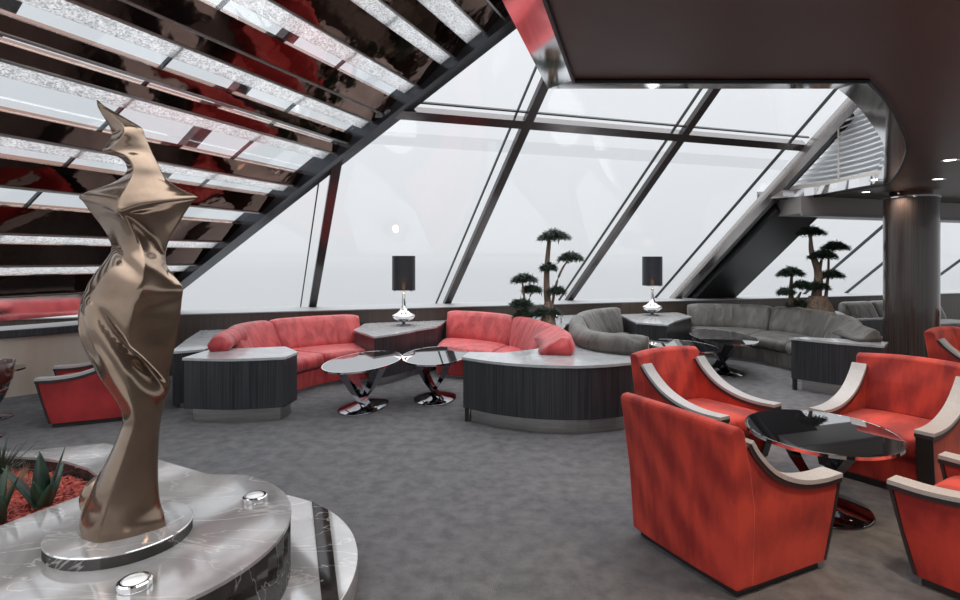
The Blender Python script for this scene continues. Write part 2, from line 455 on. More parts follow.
# louvred blind standing above the far right end of the opening
bl = thing('louvred_blind', 'pale blue-grey curved louvred blind above the far right end of the ceiling opening', 'blind', (4.7,8.6,ZC+.12))
gp = spline([(4.15,9.9),(4.55,9.55),(5.0,9.15),(5.28,8.6),(5.36,8.0),(5.33,7.4),(5.2,6.9),(4.95,6.4)], 90)
gp = [p for p in gp if plane_z(p.x,p.y) > ZC+.22]
bm = bmesh.new(); bm2 = bmesh.new()
z = ZC+.14
while z < 4.9:
    pts = [p for p in gp if plane_z(p.x,p.y) > z+.12]
    if len(pts) > 2:
        r_ = []
        for i, p in enumerate(pts):
            d = (pts[min(i+1,len(pts)-1)]-pts[max(i-1,0)]).normalized(); n_ = Vector((d.y,-d.x))*-1
            if n_.x > 0: n_ = -n_
            r_.append([(p.x-4.7,p.y-8.6,z-ZC-.12),(p.x+n_.x*.05-4.7,p.y+n_.y*.05-8.6,z-.035-ZC-.12),(p.x+n_.x*.05-4.7,p.y+n_.y*.05-8.6,z-.025-ZC-.12),(p.x-4.7,p.y-8.6,z+.012-ZC-.12)])
        grid_loft(r_, bm, close_u=True)
    z += .075
obj('slats', bm, M['blind'], bl)
rows = []
for p in gp:
    zt = min(4.8, max(ZC+.15, plane_z(p.x,p.y)-.06))
    rows.append([(p.x+.03-4.7,p.y+.04-8.6,0),(p.x+.05-4.7,p.y+.06-8.6,0),(p.x+.05-4.7,p.y+.06-8.6,zt-ZC-.12),(p.x+.03-4.7,p.y+.04-8.6,zt-ZC-.12)])
obj('backing', grid_loft(rows, close_u=True), M['blind'], bl)
rows = []
for p in gp:
    rows.append([(p.x-.07-4.7,p.y-.03-8.6,-.02),(p.x+.05-4.7,p.y+.03-8.6,-.02),(p.x+.05-4.7,p.y+.03-8.6,.07),(p.x-.07-4.7,p.y-.03-8.6,.07)])
obj('bottom_rail', grid_loft(rows, close_u=True), M['cream'], bl)
g0 = [p for p in gp if plane_z(p.x,p.y) < 4.8]
pts = [(p.x-.08-4.7,p.y-.03-8.6,plane_z(p.x,p.y)-.13-ZC-.12) for p in g0 if plane_z(p.x,p.y) > ZC+.2]
if len(pts) > 1: obj('sloping_rail', tube(pts, .035, 6), M['cream'], bl)
mid = gp[len(gp)//3]; obj('ladder_cord', box(mid.x-.075-4.7,mid.x-.06-4.7,mid.y-8.62,mid.y-8.6,0,min(plane_z(mid.x,mid.y),4.6)-ZC-.3), M['cream'], bl)
# lowered bulkhead in front of the right-hand windows
BF = lambda X: 9.05+.33*(X-6.1)
trim(strip(4.98,12.9,BF,lambda X: BF(X)+.9,2.33,2.595), M['soffit'])
trim(strip(4.98,12.9,lambda X: BF(X)-.03,lambda X: BF(X)+.02,2.29,2.34), M['white'])

# ceiling downlights
def downlight(x, y, lab):
    t = thing('ceiling_downlight', lab, 'ceiling light', (x,y,ZC), 0, 'recessed ceiling downlights')
    obj('trim_ring', lathe([(.055,.0),(.075,-.006),(.075,0),(.055,.01)], 24), M['chrome'], t, smooth=True)
    obj('lens', lathe([(0,-.002),(.05,-.002),(.05,.01),(0,.01)], 24), M['lens'], t)
    return t
def cpx(x, y): return cp(x, y)
dls = [(*cpx(876,180),'small recessed downlight in the brown ceiling left of the wood column'),
       (*cpx(950,160),'small recessed downlight in the brown ceiling at the right picture edge'),
       (*cpx(938,179),'small recessed downlight in the brown ceiling above right of the column'),
       (*cpx(866,192),'tiny downlight near the lower rim of the ceiling opening')]
for x, y, lab in dls: downlight(x, y, lab)

# ------------------------------------------------------------------ slatted mirror screen on the left
SN = BD.cross(A_).normalized()
if SN.z > 0: SN = -SN            # faces down into the room
def scr(y0):
    """point on the screen plane seen at the left picture edge height y0 -> parameter along the band"""
    d = Vector(((0-480)/F, 1, (HY-y0)/F)); C0 = Vector((0,0,EYE))
    tt = (B0-C0).dot(SN)/d.dot(SN); P = C0+d*tt
    # P = B0 + s*BD - k*A_
    g = BD.normalized(); L = BD.length; c = g.dot(A_); v = P-B0
    a1 = v.dot(g); b1 = v.dot(A_); det = 1-c*c
    return ((a1-c*b1)/det)/L, P
bands = [  # (y0 top, y0 bottom, kind, label)
 (-900,-560,'d'),(-560,-450,'d'),(-450,-364,'s'),(-364,-300,'d'),(-300,-249,'s'),(-249,-164,'d'),(-164,-124,'s'),(-124,-100,'c'),(-100,-60,'d'),(-60,-34,'d'),
 (-34,-6,'s'),(-6,14,'c'),(14,27,'d'),(28,41,'c'),(42,54,'d'),(55,76,'s'),(76,97,'c'),(98,110,'c'),(111,129,'d'),(130,146,'s'),(146,158,'c'),
 (158,181,'d'),(182,205,'c'),(206,229,'d'),(230,243,'s'),(244,262,'d'),(263,275,'s'),(276,293,'d'),(294,327,'m')]
scrn = thing('mirror_slat_screen', 'sloping screen of dark mirror slats and crystal glass strips above the bar at left', 'screen', tuple(B0))
def s_at(y0):
    # for strongly negative y0 the ray may miss the plane: continue with the image-line relation
    return scr(y0)[0]
def s_line(y0):
    # image line from (0,y0) to the vanishing point meets the image of the band
    vx, vy = 715.0, 260.0
    lo_, hi_ = -.6, 1.6
    def f(s):
        P = B0+BD*s; x = 480+F*P.x/P.y; y = HY-F*(P.z-EYE)/P.y
        yl = y0+(vy-y0)*x/vx
        return y-yl          # >0 : point is below the line
    for _ in range(60):
        m_ = (lo_+hi_)/2
        if f(m_) > 0: lo_ = m_
        else: hi_ = m_
    return lo_
for (ya, yb, kd) in bands:
    sa, sb = s_line(ya), s_line(yb)
    sa = min(sa, 1.55)
    Pa, Pb = B0+BD*sa-B0, B0+BD*sb-B0
    Ls = 5.2
    # gentle sag of the slats near the frame
    n_ = 14; rows = []
    th = {'d':.05,'s':.015,'c':.012,'m':.03}[kd]
    for q in range(n_+1):
        k_ = Ls*q/n_
        off_ = A_*(-k_)
        bend = SN*(-.0)
        tilt = SN*(.05 if kd == 'd' else 0)
        a, b_ = Pa+off_, Pb+off_
        if kd == 'm':
            rows.append([a, a+Vector((0,0,-.30)), a+Vector((-.03,0,-.30)), a+Vector((-.03,0,0))]); continue
        rows.append([a+SN*0, b_+tilt, b_+tilt-SN*th, a-SN*th])
    bm = grid_loft(rows, close_u=True)
    nm, mm = {'d':('mirror_slat',M['mirror_dark']),'s':('crystal_panel',M['speck']),'c':('glass_panel',M['clear']),'m':('bar_mirror',M['chrome'])}[kd]
    obj(nm, bm, mm, scrn)
    if kd == 'd':
        obj('slat_edge', tube([Pb+SN*.055, Pb-A_*Ls+SN*.055], .012, 6), M['steel'], scrn)
obj('end_frame', bar(BD*-.13+SN*.0, BD*1.5, .21, .22, SN), M['darkframe'], scrn)
for kk in (1.2,2.6):
    o = obj('glass_joint', bar(BD*.0-A_*kk-SN*.03, BD*1.3-A_*kk-SN*.03, .02, .03, SN), M['darkframe'], scrn)
# bars added behind the glass strips in place of reflected mullions
for kk in (.6,2.9):
    p = B0-A_*kk-SN*.9; q = B0+BD*1.5-A_*(kk+.8)-SN*.9
    trim(bar(p, q, .16, .1, SN), M['mull'])
for s_ in (.55,):
    p = B0+BD*s_-SN*1.1; q = p-A_*6
    trim(bar(p, q, .05, .05, SN), M['darkframe'])

# ------------------------------------------------------------------ bar below the screen
br = thing('bar_counter', 'curved bar counter with beige metallic front behind the red armchair at left', 'bar counter', (-5.2,6.3,0))
fp = spline([(-7.2,5.35),(-6.2,5.65),(-5.45,6.02),(-4.98,6.5),(-4.72,6.95)], 24)
def ribbon(path, d0, d1, z0, z1, loc=(0,0)):
    a = offset_path(path, d0); b = offset_path(path, d1)
    return grid_loft([[(p.x-loc[0],p.y-loc[1],z0),(q.x-loc[0],q.y-loc[1],z0),(q.x-loc[0],q.y-loc[1],z1),(p.x-loc[0],p.y-loc[1],z1)] for p, q in zip(a, b)], close_u=True)
obj('front_panel', ribbon(fp,0,.08,.08,.74,(-5.2,6.3)), M['barfront'], br)
obj('kick_plate', ribbon(fp,-.02,.04,0,.08,(-5.2,6.3)), M['chrome'], br)
obj('counter_top', ribbon(fp,-.10,.45,.74,.83,(-5.2,6.3)), M['wood'], br, bevel=.01)

# ------------------------------------------------------------------ furniture builders
def ellipse_pts(rx, ry, n=48): return [(rx*math.cos(2*PI*i/n), ry*math.sin(2*PI*i/n)) for i in range(n)]
def coffee_table(x, y, rx, ry, ang, lab, leg=0, hz=.5):
    """rx, ry semi-axes of the oval top; ang = heading of ry"""
    t = thing('coffee_table', lab, 'table', (x,y,0), ang, 'oval glass coffee tables')
    tp_ = obj('table_top', lathe([(0,hz-.016),(.985,hz-.016),(1,hz-.010),(1,hz-.002),(.99,hz),(0,hz)], 64, sx=rx, sy=ry), M['blackglass'], t)
    bm = bmesh.new(); rows = []
    for i in range(65):
        a = 2*PI*i/64; c, s = math.cos(a), math.sin(a)
        rows.append([(rx*c*1.0,ry*s*1.0,hz-.018),((rx+.012)*c,(ry+.012)*s,hz-.018),((rx+.012)*c,(ry+.012)*s,hz+.001),(rx*c,ry*s,hz+.001)])
    obj('top_rim', grid_loft(rows, close_u=True, caps=False), M['chrome'], tp_, smooth=False)
    obj('base', lathe([(0,0),(.97,0),(1,.006),(.97,.014),(.6,.026),(.25,.045),(0,.05)], 48, sx=rx*.68, sy=ry*.62), M['darkchrome'], t, smooth=True)
    for sg in (1,-1):
        path = spline([(sg*.17*rx/.36, .0, hz-.016),(sg*.135*rx/.36,.0,.36),(sg*.06,0,.20),(-sg*.015,0,.09),(-sg*.07,0,.03)], 16)
        rows = []
        for i, p in enumerate(path):
            u = i/16; wd = (.17-.20*u+.10*u*u)*ry/.5; wd = max(wd,.05)
            yy = sg*.05*ry/.5
            rows.append([(p.x-.035*(1-u)-.01,yy-wd,p.z),(p.x+.035*(1-u)+.01,yy-wd*.8,p.z),(p.x+.01+.03*(1-u),yy+wd*.8,p.z),(p.x-.01-.03*(1-u),yy+wd,p.z)])
        obj('curved_leg', grid_loft(rows, close_u=True), M['darkchrome'], t)
    return t
def armchair(x, y, ang, lab, mt, name='armchair', gr='red suede armchairs', sxx=1):
    t = thing(name, lab, 'armchair', (x,y,0), ang, gr)
    t.scale = (sxx,1,1)
    HW, TH = .372, .085
    # plinth
    obj('plinth', box(-.34,.31,-.33,.33,0,.05), M['armdark'], t, bevel=.005)
    # side panels
    top = spline([(.415,.455),(.28,.452),(.12,.468),(-.03,.510),(-.15,.570),(-.26,.660),(-.325,.735)], 24)
    for sg in (1,-1):
        prof = [(-.365,.045),(.315,.045),(.37,.25)] + [(p[0],p[1]) for p in top] + [(-.40,.74),(-.385,.4)]
        bm = bmesh.new(); fa = []; fb = []
        for (px, pz) in prof:
            fl = .03*(pz/.75)
            fa.append(bm.verts.new((px, sg*(HW-.02+fl), pz))); fb.append(bm.verts.new((px, sg*(HW-.02+fl-TH), pz)))
        for tr in tessellate_polygon([[Vector((p[0], p[1], 0)) for p in prof]]):
            bm.faces.new([fa[q] for q in tr]); bm.faces.new([fb[q] for q in tr])
        for i in range(len(prof)):
            j = (i+1)%len(prof); bm.faces.new((fa[i],fa[j],fb[j],fb[i]))
        ap = obj('arm_panel', bm, mt, t)
        # arm rest : light wood cap with dark edge below
        for nm, z0, z1, w0, w1, mm in (('arm_cap',.012,.034,-.012,.022,M['armtop']),('arm_cap_edge',-.012,.012,-.008,.016,M['armdark'])):
            rows = []
            tt = list(top)
            for i, p in enumerate(tt):
                d = (tt[min(i+1,24)]-tt[max(i-1,0)]).normalized(); nx, nz = d.y, -d.x
                if nz < 0: nx, nz = -nx, -nz
                px = p[0]+(.022 if i == 0 else 0)
                taper = 1.0
                yo = HW-.02+.03*(p[1]/.75)
                ya, yb = sg*(yo+w1*.6), sg*(yo-TH*taper-.010)
                rows.append([(px+nx*z0,ya,p[1]+nz*z0),(px+nx*z0,yb,p[1]+nz*z0),(px+nx*z1,yb,p[1]+nz*z1),(px+nx*z1,ya,p[1]+nz*z1)])
            obj(nm, grid_loft(rows, close_u=True), mm, ap)
        # dark front panel of the arm
        rows = []
        for (px, pz) in ((.322,.05),(.352,.15),(.377,.25),(.402,.35),(.425,.455)):
            yo = HW-.02+.03*(pz/.75); ya, yb = sg*(yo+.006), sg*(yo-TH-.004)
            rows.append([(px-.006,ya,pz),(px-.006,yb,pz),(px+.010,yb,pz),(px+.010,ya,pz)])
        obj('arm_front', grid_loft(rows, close_u=True), M['armdark'], ap)
    # back
    rows = []
    NB = 14
    for i in range(NB+1):
        v = -1+2*i/NB; bow = .045*(1-v*v)
        hw = lambda z_: (HW-.015+.03*(z_/.75))
        prof = [(-.375,.045),(-.395,.40),(-.435,.70),(-.45,.80),(-.435,.823),(-.39,.828),(-.355,.805),(-.30,.62),(-.255,.42),(-.25,.25),(-.25,.045)]
        rows.append([(px-bow*(.35+.65*min(1,pz/.8)), v*hw(pz), pz+(.018*(1-v*v) if pz > .6 else 0)) for px, pz in prof])
    o = obj('backrest', grid_loft(rows, close_u=True), mt, t, smooth=False, bevel=.012)
    # seat and apron
    rows = []
    for i in range(13):
        v = -1+2*i/12; pf = 1-.12*abs(v)**6
        zc = .335; prof = []
        for q in range(28):
            a = 2*PI*q/28; cx = math.copysign(abs(math.cos(a))**.28, math.cos(a)); cz = math.copysign(abs(math.sin(a))**.45, math.sin(a))
            prof.append((.045+.33*cx*(1-.03*abs(v)**8), v*.30, zc+.085*cz*pf+(.012*(1-v*v)*(1-cx*cx*.6) if cz > 0 else 0)))
        rows.append(prof)
    obj('seat', grid_loft(rows, close_u=True), mt, t, smooth=True)
    obj('apron', box(.26,.325,-.30,.30,.05,.27), mt, t, bevel=.01)
    return t

def crescent_sofa(name, Bp, Fp, mt, lab, ztop=.82, tail=None, zseat=.43, nback=3, nseat=2, flip=False, gr=None):
    N = 48
    B = spline(Bp, N); Fr = spline(Fp, N)
    c0 = B[N//2]; loc = (c0.x, c0.y, 0)
    t = thing(name, lab, 'sofa', loc, 0, gr)
    def P(i, r, z, push=0):
        p = Fr[i]*(1-r)+B[i]*r; d = (B[i]-Fr[i]).normalized()
        return (p.x+d.x*push-loc[0], p.y+d.y*push-loc[1], z)
    # base
    rows = [[P(i,0,.03,.05),P(i,1,.03,-.03),P(i,1,.26,-.0),P(i,0,.25,.02)] for i in range(N+1)]
    obj('base', grid_loft(rows, close_u=True), mt, t, bevel=.015)
    rows = [[P(i,0,0,.08),P(i,1,0,-.08),P(i,1,.03,-.08),P(i,0,.03,.08)] for i in range(N+1)]
    obj('plinth', grid_loft(rows, close_u=True), M['steel'], t)
    def seg(nm, i0, i1, prof):
        rows = []; n = 20
        cz = sum(p[2] for p in prof)/len(prof); cr = sum(p[0] for p in prof)/len(prof); cp_ = sum(p[1] for p in prof)/len(prof)
        for q in range(n+1):
            u = i0+(i1-i0)*q/n; a = min(int(u), N-1); fr = u-a
            e = min(q, n-q)
            k = {0:.86,1:.955,2:.985}.get(e,1.0)
            row = []
            for (r, push, z) in prof:
                rr = cr+(r-cr)*k; pp = cp_+(push-cp_)*k; zz = cz+(z-cz)*(k if z > cz else 1)
                p0 = Vector(P(a,rr,zz,pp)); p1 = Vector(P(a+1,rr,zz,pp)); row.append(p0*(1-fr)+p1*fr)
            rows.append(row)
        return obj(nm, grid_loft(rows, close_u=True), mt, t, smooth=True)
    # seat cushions : front rounded
    sp_ = [(0,.0,.26),(0,-.03,.30),(0,-.035,.36),(0,-.01,zseat-.015),(0,.05,zseat),(.25,.05,zseat+.012),(.55,0,zseat+.012),(.80,0,zseat-.01),(.85,0,.30),(.8,0,.26),(.4,0,.255)]
    for s in range(nseat): seg('seat_cushion', N*s/nseat+.15, N*(s+1)/nseat-.15, sp_)
    # back cushions: leaning face with rounded crest
    zt = ztop
    bpf = [(1,-.02,.24),(1,.0,.45),(1,.0,zt-.10),(1,-.012,zt-.035),(1,-.05,zt-.005),(1,-.10,zt),(1,-.15,zt-.02),(1,-.19,zt-.08),(1,-.25,zt-.20),(1,-.32,zseat+.06),(1,-.34,zseat-.02),(1,-.30,.26)]
    for s in range(nback): seg('back_cushion', N*s/nback+.1, N*(s+1)/nback-.1, bpf)
    if tail:
        path, wd, zend, sgn = tail
        pts = spline(path, 18); rows = []
        for i, p in enumerate(pts):
            d = (pts[min(i+1,18)]-pts[max(i-1,0)]).normalized(); s_ = Vector((d.y,-d.x))*sgn
            u = i/18; z1 = zt+(zend-zt)*u; w_ = .34+(wd-.34)*min(1,u*2); sh = 0; zb_ = .642 if u > .12 else .642
            k = {18:.80,17:.94}.get(i,1.0)
            pr = [(0,zb_),(-.02,zb_+.06),(0,z1-.08),(.02,z1-.025),(.06,z1),(.11,z1-.002),(.16,z1-.03),(.16+(w_-.16)*.5,z1-.09),(w_,zb_+.02),(w_-.03,zb_)]
            mo = sum(a for a,b in pr)/len(pr); mz = zb_
            if wd < .28: pr = [(0,.642),(-.025,.70),(-.01,z1-.07),(.025,z1-.015),(.07,z1+.004),(.12,z1+.004),(.17,z1-.012),(.21,z1-.06),(.225,.70),(.20,.642)]
            rows.append([(p.x+s_.x*(mo+(a-mo)*k)-loc[0], p.y+s_.y*(mo+(a-mo)*k)-loc[1], mz+(b-mz)*(.5+.5*k)) for a, b in pr])
        obj('rolled_arm', grid_loft(rows, close_u=True), mt, t, smooth=True)
    return t

def counter(name, poly, lab, zt=.64, z0=.14, legs=(), plinth_in=.06, wood='wood', cat='counter'):
    cx = sum(p[0] for p in poly)/len(poly); cy = sum(p[1] for p in poly)/len(poly)
    t = thing(name, lab, cat, (cx,cy,0))
    L = [(x-cx,y-cy) for x,y in poly]
    def ins(d):
        P = [Vector(p) for p in L]; n = len(P); area = sum(P[i].x*P[(i+1)%n].y-P[(i+1)%n].x*P[i].y for i in range(n)); sg = 1 if area > 0 else -1
        out = []
        for i in range(n):
            a, b, c = P[i-1], P[i], P[(i+1)%n]; t0 = (b-a).normalized(); t1 = (c-b).normalized()
            n0 = Vector((-t0.y,t0.x))*sg; n1 = Vector((-t1.y,t1.x))*sg; nn = (n0+n1)
            nn = nn.normalized() if nn.length > .2 else n0
            out.append(b+nn*d/max(.5,nn.dot(n0)))
        return [(p.x,p.y) for p in out]
    def pr(pl, a, b):
        return prismT(pl, a, b)
    obj('worktop', pr(L, zt-.025, zt), M['top'], t)
    obj('cabinet_body', pr(ins(.012), z0, zt-.025), M[wood], t)
    obj('kick_plate', pr(ins(plinth_in+.012), 0, z0), M['steel'], t)
    for (lx, ly) in legs:
        obj('leg', box(lx-cx-.02,lx-cx+.02,ly-cy-.02,ly-cy+.02,0,z0), M['black'], t)
    return t
def arcpts(pts, n): return [(p.x,p.y) for p in spline(pts, n)]

# ------------------------------------------------------------------ counters and ledges
counter('curved_counter', arcpts([(-.18,5.54),(.15,5.28),(.55,5.12),(1.0,5.10),(1.48,5.29),(1.82,5.62)], 18)+[(1.75,6.05),(1.45,6.25),(1.25,6.5),(.85,6.5),(.6,6.05),(.25,5.80),(-.12,5.86)],
        'large curved dark ribbed-wood counter wrapping the ends of the red and grey sofas', legs=[(-.13,5.57),(-.08,5.80)])
counter('end_counter', arcpts([(-2.92,5.49),(-2.42,5.44),(-1.93,5.54)], 8)+[(-1.90,5.86),(-2.16,6.22),(-2.9,6.02)],
        'dark ribbed-wood counter with steel base at the left end of the left red sofa')
counter('end_counter', arcpts([(3.82,6.92),(4.15,6.55),(4.52,6.26)], 6)+[(4.78,6.55),(4.5,6.78),(4.1,6.98)],
        'dark ribbed-wood counter at the near end of the long grey sofa', legs=[(3.88,6.90)])
counter('lamp_ledge', [(-1.74,7.70),(-1.33,7.02)]+arcpts([(-1.33,7.02),(-1.1,7.30),(-.93,7.58)], 6)[1:]+[(-.88,7.72),(-.62,8.1),(-.53,8.85),(-.53,8.94),(-1.74,8.54)],
        'dark wood ledge with grey top carrying the lamp between the two red sofas', z0=.1)
counter('lamp_ledge', [(2.40,8.62),(2.78,8.30),(3.07,8.80),(3.38,9.25),(3.60,9.5),(3.62,10.3),(2.45,9.92)],
        'dark wood ledge with grey top carrying the lamp between the two grey sofas', z0=.1)
counter('side_ledge', [(-3.30,5.98),(-3.02,6.15),(-3.12,6.9),(-2.98,7.45),(-2.5,8.0),(-2.5,8.28),(-3.9,7.82),(-3.62,6.9)],
        'dark wood side ledge behind the left red sofa beside the sculpture', z0=.05, zt=.62)
counter('planter_ledge', [(.70,8.05),(.95,7.35),(1.08,7.35),(1.26,8.2),(1.62,8.9),(1.9,9.7),(-.1,9.05),(.25,8.68)],
        'dark ledge carrying the potted tree between the backs of the red and grey sofas', z0=.05, zt=.66)
counter('planter_ledge', [(5.5,8.9),(5.45,9.4),(5.05,9.95),(5.0,10.7),(6.7,11.28),(6.55,10.2),(6.1,9.2)],
        'dark ledge carrying the tree behind the long grey sofa', z0=.05, zt=.66)
counter('low_divider', [(6.35,9.45),(7.4,9.75),(7.4,9.85),(6.3,9.55)],
        'low divider with pale top in front of the far grey sofa beside the column', z0=.02, zt=.60)

# ------------------------------------------------------------------ sofas
crescent_sofa('crescent_sofa', [(-2.93,6.35),(-3.02,6.9),(-2.86,7.4),(-2.42,7.88),(-1.80,8.22)], [(-2.24,6.35),(-2.12,6.72),(-1.95,7.05),(-1.72,7.26),(-1.42,7.34)],
    M['red'], 'curved red leather sofa at left behind the sculpture', tail=([(-2.96,6.60),(-2.93,6.2),(-2.84,5.85)],.24,.79,-1), nback=2, gr='curved leather sofas')
crescent_sofa('crescent_sofa', [(-.50,8.85),(.05,8.55),(.52,8.0),(.82,7.3),(.97,6.62)], [(-.60,7.62),(-.2,7.46),(.15,7.16),(.34,6.85),(.42,6.55)],
    M['red'], 'curved red leather sofa in the middle left of the tall potted tree', tail=([(.965,6.75),(1.0,6.3),(.99,5.95),(.93,5.60)],.36,.83,1), nback=2, gr='curved leather sofas')
crescent_sofa('crescent_sofa', [(1.10,6.62),(1.14,7.2),(1.34,8.1),(1.72,8.9),(2.34,9.5)], [(1.70,6.62),(1.78,7.2),(1.9,7.8),(2.12,8.25),(2.40,8.5)],
    M['grey'], 'short curved grey leather sofa right of the tall potted tree', tail=([(1.10,6.75),(1.08,6.3),(1.18,5.92),(1.42,5.66),(1.66,5.55)],.26,.84,-1), nback=2, gr='curved leather sofas')
crescent_sofa('crescent_sofa', [(3.76,10.22),(4.85,9.92),(5.34,9.0),(5.25,7.9),(4.85,7.05)], [(3.60,9.30),(4.05,8.92),(4.34,8.42),(4.40,7.9),(4.25,7.3)],
    M['grey'], 'long curved grey leather sofa in front of the low bushy tree', tail=([(4.87,7.15),(4.76,6.85),(4.70,6.52)],.30,.78,1), nback=3, nseat=3, gr='curved leather sofas')
crescent_sofa('window_sofa', [(6.72,10.55),(7.8,10.95),(9.2,11.45)], [(6.95,9.95),(8.1,10.2),(9.5,10.6)],
    M['grey'], 'far grey leather sofa against the window behind the wood column', nback=3)

# ------------------------------------------------------------------ tables
coffee_table(-1.27,6.13,.36,.66,math.radians(-11), 'oval black-glass table on curved chrome legs before the left red sofa')
coffee_table(-.52,6.50,.36,.62,math.radians(-4), 'oval black-glass table on curved chrome legs beside the large curved counter')
coffee_table(2.20,3.62,.43,.50,math.radians(-22), 'oval black-glass table ringed by four red armchairs in the foreground')
coffee_table(3.50,8.10,.41,.82,math.radians(-8), 'long oval glass table before the long grey sofa')
coffee_table(2.62,7.25,.36,.55,math.radians(14), 'dark oval table before the short grey sofa, half hidden by an armchair')
coffee_table(-4.95,5.66,.28,.28,0, 'small glass table at the left picture edge by the bar')

# ------------------------------------------------------------------ armchairs
armchair(1.36,3.09,math.radians(25.5), 'red suede armchair nearest the camera, seen from behind', M['velvet'], sxx=.93)
armchair(1.80,4.50,math.radians(-58), 'red suede armchair behind the nearest one, facing the glass table from the far left', M['velvet'], sxx=.95)
armchair(3.05,4.14,math.radians(-146), 'red suede armchair beyond the foreground table, facing left, with striped nap marks', M['velvet'])
armchair(2.62,2.68,math.radians(123), 'red suede armchair cut off at the lower right corner', M['velvet'])
armchair(5.42,5.95,math.radians(-58), 'red suede armchair at the right picture edge in front of the column', M['velvet'])
armchair(-3.93,5.76,math.radians(-155), 'deep red armchair beside the bar at left, half hidden by the sculpture', M['darkred'])
armchair(7.05,7.7,math.radians(-150), 'dark armchair at the far right picture edge behind the red one', M['darkred'])
# swivel chair at the left edge
sw = thing('swivel_chair', 'brown shell swivel chair on chrome stem at left picture edge', 'chair', (-4.50,4.98,0))
rows = []
for i in range(17):
    a = math.radians(-115+230*i/16); c, s = math.cos(a), math.sin(a)
    hh = .72-.10*abs(i-8)/8
    rows.append([(.20*c,.20*s,.42),(.27*c,.27*s,.52),(.29*c,.29*s,hh),(.26*c,.26*s,hh+.005),(.24*c,.24*s,.53),(.18*c,.18*s,.44)])
obj('shell', grid_loft(rows, close_u=True), M['brownseat'], sw, smooth=True)
obj('seat', lathe([(0,.38),(.2,.39),(.24,.42),(.22,.45),(0,.46)], 32), M['brownseat'], sw, smooth=True)
obj('stem', lathe([(.03,.02),(.025,.2),(.03,.38)], 20), M['chrome'], sw, smooth=True)
obj('base', lathe([(0,0),(.2,0),(.2,.01),(.05,.03),(0,.03)], 32), M['chrome'], sw, smooth=True)

# ------------------------------------------------------------------ lamps
def lamp(x, y, z, lab):
    t = thing('table_lamp', lab, 'lamp', (x,y,z), 0, 'table lamps on the ledges')
    obj('foot', lathe([(0,0),(.105,0),(.105,.012),(.03,.02),(.022,.05),(0,.05)], 32), M['darkchrome'], t, smooth=True)
    obj('body', lathe([(.02,.045),(.06,.06),(.14,.10),(.172,.135),(.165,.155),(.10,.185),(.055,.225),(.034,.30),(.026,.42),(.022,.47),(0,.47)], 40), M['chrome'], t, smooth=True)
    obj('bulb', lathe([(0,.52),(.02,.53),(.030,.57),(.018,.61),(0,.63)], 16), M['bulb'], t, smooth=True)
    obj('harp', tube([(0,0,.46),(0,0,.53)], .009, 8), M['chrome'], t)
    sh = obj('lamp_shade', lathe([(.165,.51),(.17,.51),(.17,1.02),(.165,1.02),(.165,.51)], 48), M['shade'], t, smooth=False)
    obj('shade_trim', lathe([(.171,.508),(.173,.508),(.173,.520),(.171,.520),(.171,.508)], 48), M['chrome'], sh)
    l = bpy.data.lights.new('lamp_light', 'POINT'); l.energy = 6; l.color = (1,.7,.45); l.shadow_soft_size = .05
    lo_ = bpy.data.objects.new('lamp_light', l); COL.objects.link(lo_); lo_.location = (0,0,.66); lo_.parent = t
    return t
lamp(-1.12,8.22,.64, 'chrome table lamp with black drum shade on the ledge between the red sofas')
lamp(2.99,9.72,.64, 'chrome table lamp with black drum shade on the ledge between the grey sofas')

# ------------------------------------------------------------------ column
cl = thing('column', 'round dark wood-clad column at right behind the armchairs', 'column', (6.31,8.2,0))
obj('shaft', lathe([(0,.0),(.335,.0),(.335,2.50),(0,2.50)], 64), M['colw'], cl, smooth=False)
obj('collar', lathe([(0,2.50),(.35,2.50),(.35,2.525),(0,2.525)], 64), M['chrome'], cl)
obj('neck', lathe([(0,2.525),(.26,2.525),(.26,2.6),(0,2.6)], 48), M['mirror_dark'], cl)

